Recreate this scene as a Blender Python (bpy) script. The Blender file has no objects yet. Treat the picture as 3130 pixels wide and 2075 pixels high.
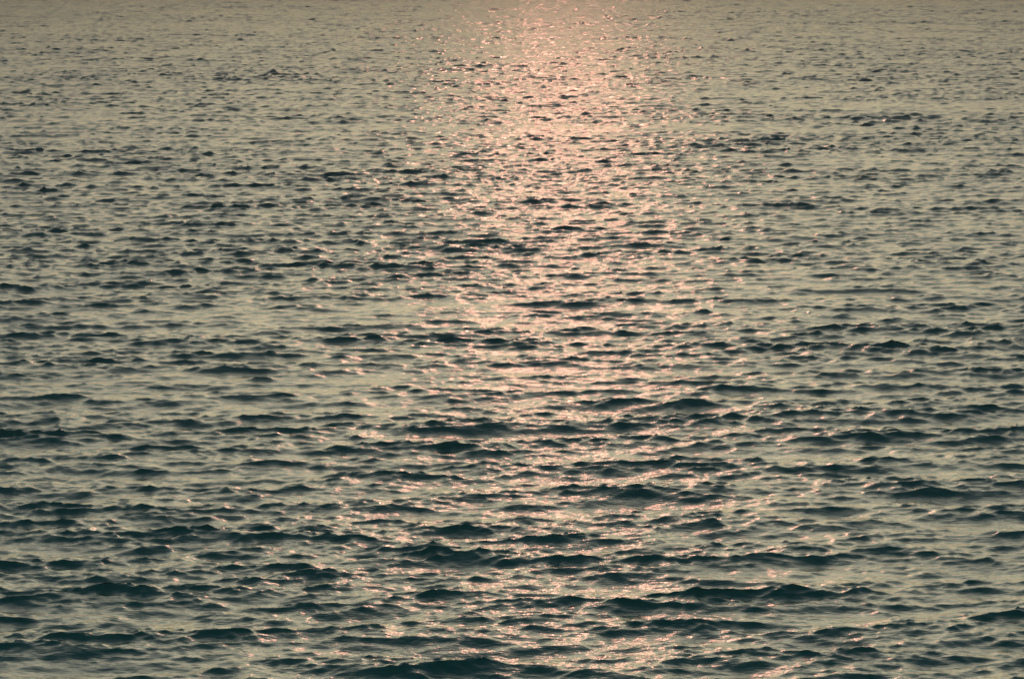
import bpy, math
import numpy as np

# ------------------------------------------------------------------ camera, sky, sun, exposure
scene = bpy.context.scene
CAM_H = 25.0
SUN_ELEV, SUN_AZ = 13.5, 0.9          # degrees; azimuth measured from +Y towards +X

cam_data = bpy.data.cameras.new("camera")
cam = bpy.data.objects.new("camera", cam_data)
scene.collection.objects.link(cam)
cam.location = (0.0, 0.0, CAM_H)
cam.rotation_euler = (math.radians(90.0 - 6.5), 0.0, 0.0)
cam_data.sensor_width = 36.0
cam_data.lens = 135.0
cam_data.clip_start = 0.5
cam_data.clip_end = 80000.0
scene.camera = cam

world = bpy.data.worlds.new("World")
scene.world = world
world.use_nodes = True
wn, wl = world.node_tree.nodes, world.node_tree.links
bg = wn["Background"]
sky = wn.new("ShaderNodeTexSky")
sky.sky_type = 'NISHITA'
sky.sun_disc = False
sky.sun_elevation = math.radians(SUN_ELEV)
sky.sun_rotation = math.radians(SUN_AZ)
sky.altitude = 0.0
sky.air_density = 1.0
sky.dust_density = 2.0
sky.ozone_density = 3.4
tint = wn.new("ShaderNodeMix")
tint.data_type = 'RGBA'
tint.blend_type = 'MULTIPLY'
tint.inputs["Factor"].default_value = 1.0
tint.inputs["B"].default_value = (0.985, 1.0, 0.88, 1.0)
wl.new(sky.outputs[0], tint.inputs["A"])
wl.new(tint.outputs["Result"], bg.inputs[0])
bg.inputs[1].default_value = 0.05

sun_data = bpy.data.lights.new("sun", 'SUN')
sun_data.energy = 0.032
sun_data.angle = math.radians(1.4)
sun_data.color = (1.0, 0.40, 0.28)
sun = bpy.data.objects.new("sun", sun_data)
scene.collection.objects.link(sun)
sun.location = (0, 300, 200)
sun.rotation_euler = (math.radians(90.0 - SUN_ELEV), 0.0, math.radians(180.0 - SUN_AZ))

vs = scene.view_settings
vs.view_transform = 'Standard'
vs.look = 'None'
vs.gamma = 1.0
vs.use_curve_mapping = False
vs.exposure = -0.02
scene.cycles.max_bounces = 6
scene.cycles.use_denoising = True
scene.cycles.sample_clamp_indirect = 4.0

# ------------------------------------------------------------------ sea surface: wind-wave spectrum
rng = np.random.default_rng(11)
G = 9.81
LP = 7.5                      # peak wavelength of the chop, metres
KP = 2 * math.pi / LP
WIND = math.radians(-84.0)    # waves run towards the viewer, slightly across


def spectrum(kx, ky):
    k = np.hypot(kx, ky)
    k[0, 0] = 1.0
    th = np.arctan2(ky, kx) - WIND
    w = np.sqrt(G * k)
    wp = math.sqrt(G * KP)
    sig = np.where(w < wp, 0.07, 0.09)
    gam = 2.2 ** np.exp(-((w - wp) ** 2) / (2 * sig ** 2 * wp ** 2))
    s = k ** -3.78 * np.exp(-1.25 * (KP / k) ** 2) * gam
    s = s / (1.0 + (k / (2 * math.pi / 1.6)) ** 2) ** 0.1
    c = np.cos(th / 2) ** 2
    narrow = np.clip(np.log(k / KP) / math.log(9.0), 0.0, 1.0)      # long waves keep to the wind, short ones spread
    s = s * (0.94 * c ** (17.0 - 11.0 * narrow) * (2.0 - narrow) + 0.02 + 0.09 * narrow)
    swell = 0.022 * np.exp(-((k - 2 * math.pi / 19.0) / 0.07) ** 2) * np.cos((th + 0.35) / 2) ** 24
    s = s + swell * float(KP ** -3.78) * 18.0
    s[0, 0] = 0.0
    return s


def cascade(length, n, k_lo, k_hi):
    """one periodic patch of the sea: height and the two horizontal displacements"""
    f = np.fft.fftfreq(n, d=length / n) * 2 * math.pi
    kx, ky = np.meshgrid(f, f, indexing='ij')
    k = np.hypot(kx, ky)
    s = spectrum(kx.copy(), ky.copy())
    s = np.where((k >= k_lo) & (k < k_hi), s, 0.0)
    dk = 2 * math.pi / length
    amp = np.sqrt(s / 2) * dk
    z = (rng.normal(size=k.shape) + 1j * rng.normal(size=k.shape)) * amp
    k[0, 0] = 1.0
    h = np.fft.ifft2(z) * n * n
    dx = np.fft.ifft2(1j * kx / k * z) * n * n
    dy = np.fft.ifft2(1j * ky / k * z) * n * n
    return [a.real.astype(np.float32) for a in (h, dx, dy)]


def sample(field, length, x, y):
    n = field.shape[0]
    u = (x / length * n) % n
    v = (y / length * n) % n
    i = np.floor(u).astype(np.int32)
    j = np.floor(v).astype(np.int32)
    a = (u - i).astype(np.float32)
    b = (v - j).astype(np.float32)
    i %= n
    j %= n
    i1 = (i + 1) % n
    j1 = (j + 1) % n
    return ((field[i, j] * (1 - a) + field[i1, j] * a) * (1 - b)
            + (field[i, j1] * (1 - a) + field[i1, j1] * a) * b)


K = lambda lam: 2 * math.pi / lam
BANDS = [  # patch length, grid, longest wave, shortest wave, patch rotation
    (311.0, 1024, 80.0, 2.4, 0.0),
    (89.0, 1024, 2.4, 0.75, 0.0),
    (29.0, 1024, 0.75, 0.26, 0.0),
    (11.3, 512, 0.26, 0.11, 0.0),
]
HS = 0.365                     # significant wave height
CHOP = 1.45
fields = [cascade(L, n, K(lo), K(hi)) for (L, n, lo, hi, _) in BANDS]
std = math.sqrt(sum(float(np.var(f[0])) for f in fields))
norm = (HS / 4.0) / std


def gust_field(length, n, lam):
    f = np.fft.fftfreq(n, d=length / n) * 2 * math.pi
    kx, ky = np.meshgrid(f, f, indexing='ij')
    g = np.exp(-(np.hypot(kx * 1.6, ky * 0.8) * lam / (2 * math.pi)) ** 2)
    z = np.fft.ifft2(np.fft.fft2(rng.normal(size=(n, n))) * g).real
    return (z / z.std()).astype(np.float32)


GUST_L = 433.0
gusts = gust_field(GUST_L, 256, 34.0)       # cat's-paws: patches where the wind roughens the water more


def sea_points(x, y, cell):
    """displaced positions of rest points; waves finer than the local mesh cell fade out"""
    px, py = x.astype(np.float64), y.astype(np.float64)
    ox = px.copy()
    oy = py.copy()
    oz = np.zeros_like(px)
    gust = sample(gusts, GUST_L, px, py)
    inshore = np.exp(-np.clip(py - 120.0, 0.0, None) / 220.0)      # waves stand up as they near the shore
    for (L, n, lo, hi, _), (h, dx, dy) in zip(BANDS, fields):
        mid = math.sqrt(lo * hi) if lo < 50 else 8.0
        fade = np.clip((mid / cell - 0.9) / 1.3, 0.0, 1.0)
        if fade.max() <= 0:
            continue
        g = norm * fade * (np.clip(1.0 + 0.15 * gust, 0.6, 1.5) if lo < 50 else np.clip(1.0 + 0.08 * gust, 0.7, 1.3))
        g = g * (0.50 + 0.60 * inshore if lo >= 50 else (1.50 - 0.48 * inshore if lo > 2 else 1.15 - 0.13 * inshore))
        if lo < 50:                       # short waves steepen on the crests of the long ones
            g = g * np.clip(1.0 + 0.22 * long_h, 0.5, 1.6)
        hh = sample(h, L, px, py)
        if lo >= 50:
            long_h = hh / float(h.std())
        oz += g * hh
        ox += CHOP * g * sample(dx, L, px, py)
        oy += CHOP * g * sample(dy, L, px, py)
    return np.stack([ox, oy, oz], axis=1)


# ------------------------------------------------------------------ water material
mat = bpy.data.materials.new("sea_water")
mat.use_nodes = True
nt = mat.node_tree
N, Lk = nt.nodes, nt.links
bsdf = N["Principled BSDF"]
bsdf.inputs["Base Color"].default_value = (0.0, 0.31, 0.19, 1)
bsdf.inputs["Roughness"].default_value = 0.14
bsdf.inputs["IOR"].default_value = 1.333
geo = N.new("ShaderNodeNewGeometry")


def ripple(scale, stretch, detail, dist, prev):
    mp = N.new("ShaderNodeMapping")
    mp.inputs["Scale"].default_value = (scale / stretch, scale, scale)
    mp.inputs["Rotation"].default_value = (0, 0, math.radians(6))
    tx = N.new("ShaderNodeTexNoise")
    tx.inputs["Scale"].default_value = 1.0
    tx.inputs["Detail"].default_value = detail
    tx.inputs["Roughness"].default_value = 0.55
    bp = N.new("ShaderNodeBump")
    bp.inputs["Strength"].default_value = 1.0
    bp.inputs["Distance"].default_value = dist
    Lk.new(geo.outputs["Position"], mp.inputs["Vector"])
    Lk.new(mp.outputs[0], tx.inputs["Vector"])
    Lk.new(tx.outputs["Fac"], bp.inputs["Height"])
    if prev is not None:
        Lk.new(prev.outputs[0], bp.inputs["Normal"])
    return bp


b1 = ripple(5.0, 1.5, 2.0, 0.024, None)
Lk.new(b1.outputs[0], bsdf.inputs["Normal"])

# ------------------------------------------------------------------ sea mesh: one sheet out to the horizon


def rows_between(y0, y1, rate):
    n = max(2, int(round(math.log(y1 / y0) / rate)))
    return y0 * (y1 / y0) ** (np.arange(n) / n)


def fan(rows, tan_half, ncol, extra):
    """grid whose cells grow with distance from the shore"""
    u = np.linspace(-1.0, 1.0, ncol)
    yy = np.repeat(rows, ncol)
    half = rows * tan_half + extra
    xx = (half[:, None] * u[None, :]).ravel()
    cell = np.repeat(2 * half / (ncol - 1), ncol)
    return xx, yy, cell


rows = np.concatenate([
    rows_between(92.0, 1650.0, 0.00130),
    rows_between(1650.0, 3000.0, 0.006),
    rows_between(3000.0, 40000.0, 0.05), [40000.0]])
NCOL = 640
x, y, cell = fan(rows, 0.158, NCOL, 6.0)
pts = sea_points(x, y, cell)
nr = len(rows)
idx = np.arange(nr * NCOL).reshape(nr, NCOL)
quads = np.stack([idx[:-1, :-1], idx[:-1, 1:], idx[1:, 1:], idx[1:, :-1]], axis=-1).reshape(-1, 4)
# the same water carried on, calm, to the sides and back to the shore
base = len(pts)
pts = np.concatenate([pts, np.array([(-8500.0, -50.0, -1.2), (8500.0, -50.0, -1.2), (8500.0, 40500.0, -1.2), (-8500.0, 40500.0, -1.2)])])
quads = np.concatenate([quads, np.array([[base, base + 1, base + 2, base + 3]])])

me = bpy.data.meshes.new("sea")
me.vertices.add(len(pts))
me.vertices.foreach_set("co", pts.astype(np.float32).ravel())
me.loops.add(quads.size)
me.loops.foreach_set("vertex_index", quads.astype(np.int32).ravel())
me.polygons.add(len(quads))
me.polygons.foreach_set("loop_start", np.arange(0, quads.size, 4, dtype=np.int32))
me.polygons.foreach_set("use_smooth", np.ones(len(quads), dtype=bool))
me.update(calc_edges=True)
me.materials.append(mat)
sea = bpy.data.objects.new("sea", me)
scene.collection.objects.link(sea)
sea["kind"] = "structure"
sea["label"] = "dark teal choppy sea under a low sun"
print("sea verts", len(pts), "quads", len(quads))

# ------------------------------------------------------------------ sea haze
hz = bpy.data.meshes.new("haze")
X0, X1, Y0, Y1, Z0, Z1 = -9000.0, 9000.0, -60.0, 41000.0, -4.0, CAM_H + 3.0
hz.from_pydata([(X0, Y0, Z0), (X1, Y0, Z0), (X1, Y1, Z0), (X0, Y1, Z0), (X0, Y0, Z1), (X1, Y0, Z1), (X1, Y1, Z1), (X0, Y1, Z1)], [],
               [(0, 3, 2, 1), (4, 5, 6, 7), (0, 1, 5, 4), (1, 2, 6, 5), (2, 3, 7, 6), (3, 0, 4, 7)])
hm = bpy.data.materials.new("haze")
hm.use_nodes = True
hn = hm.node_tree
hn.nodes.clear()
ho = hn.nodes.new("ShaderNodeOutputMaterial")
hv = hn.nodes.new("ShaderNodeVolumePrincipled")
hv.inputs["Color"].default_value = (0.27, 0.195, 0.25, 1)
hv.inputs["Density"].default_value = 0.0012
hv.inputs["Anisotropy"].default_value = 0.3
hn.links.new(hv.outputs[0], ho.inputs["Volume"])
hz.materials.append(hm)
haze = bpy.data.objects.new("haze", hz)
scene.collection.objects.link(haze)
haze["kind"] = "stuff"
haze["label"] = "thin mauve evening haze over the far water"
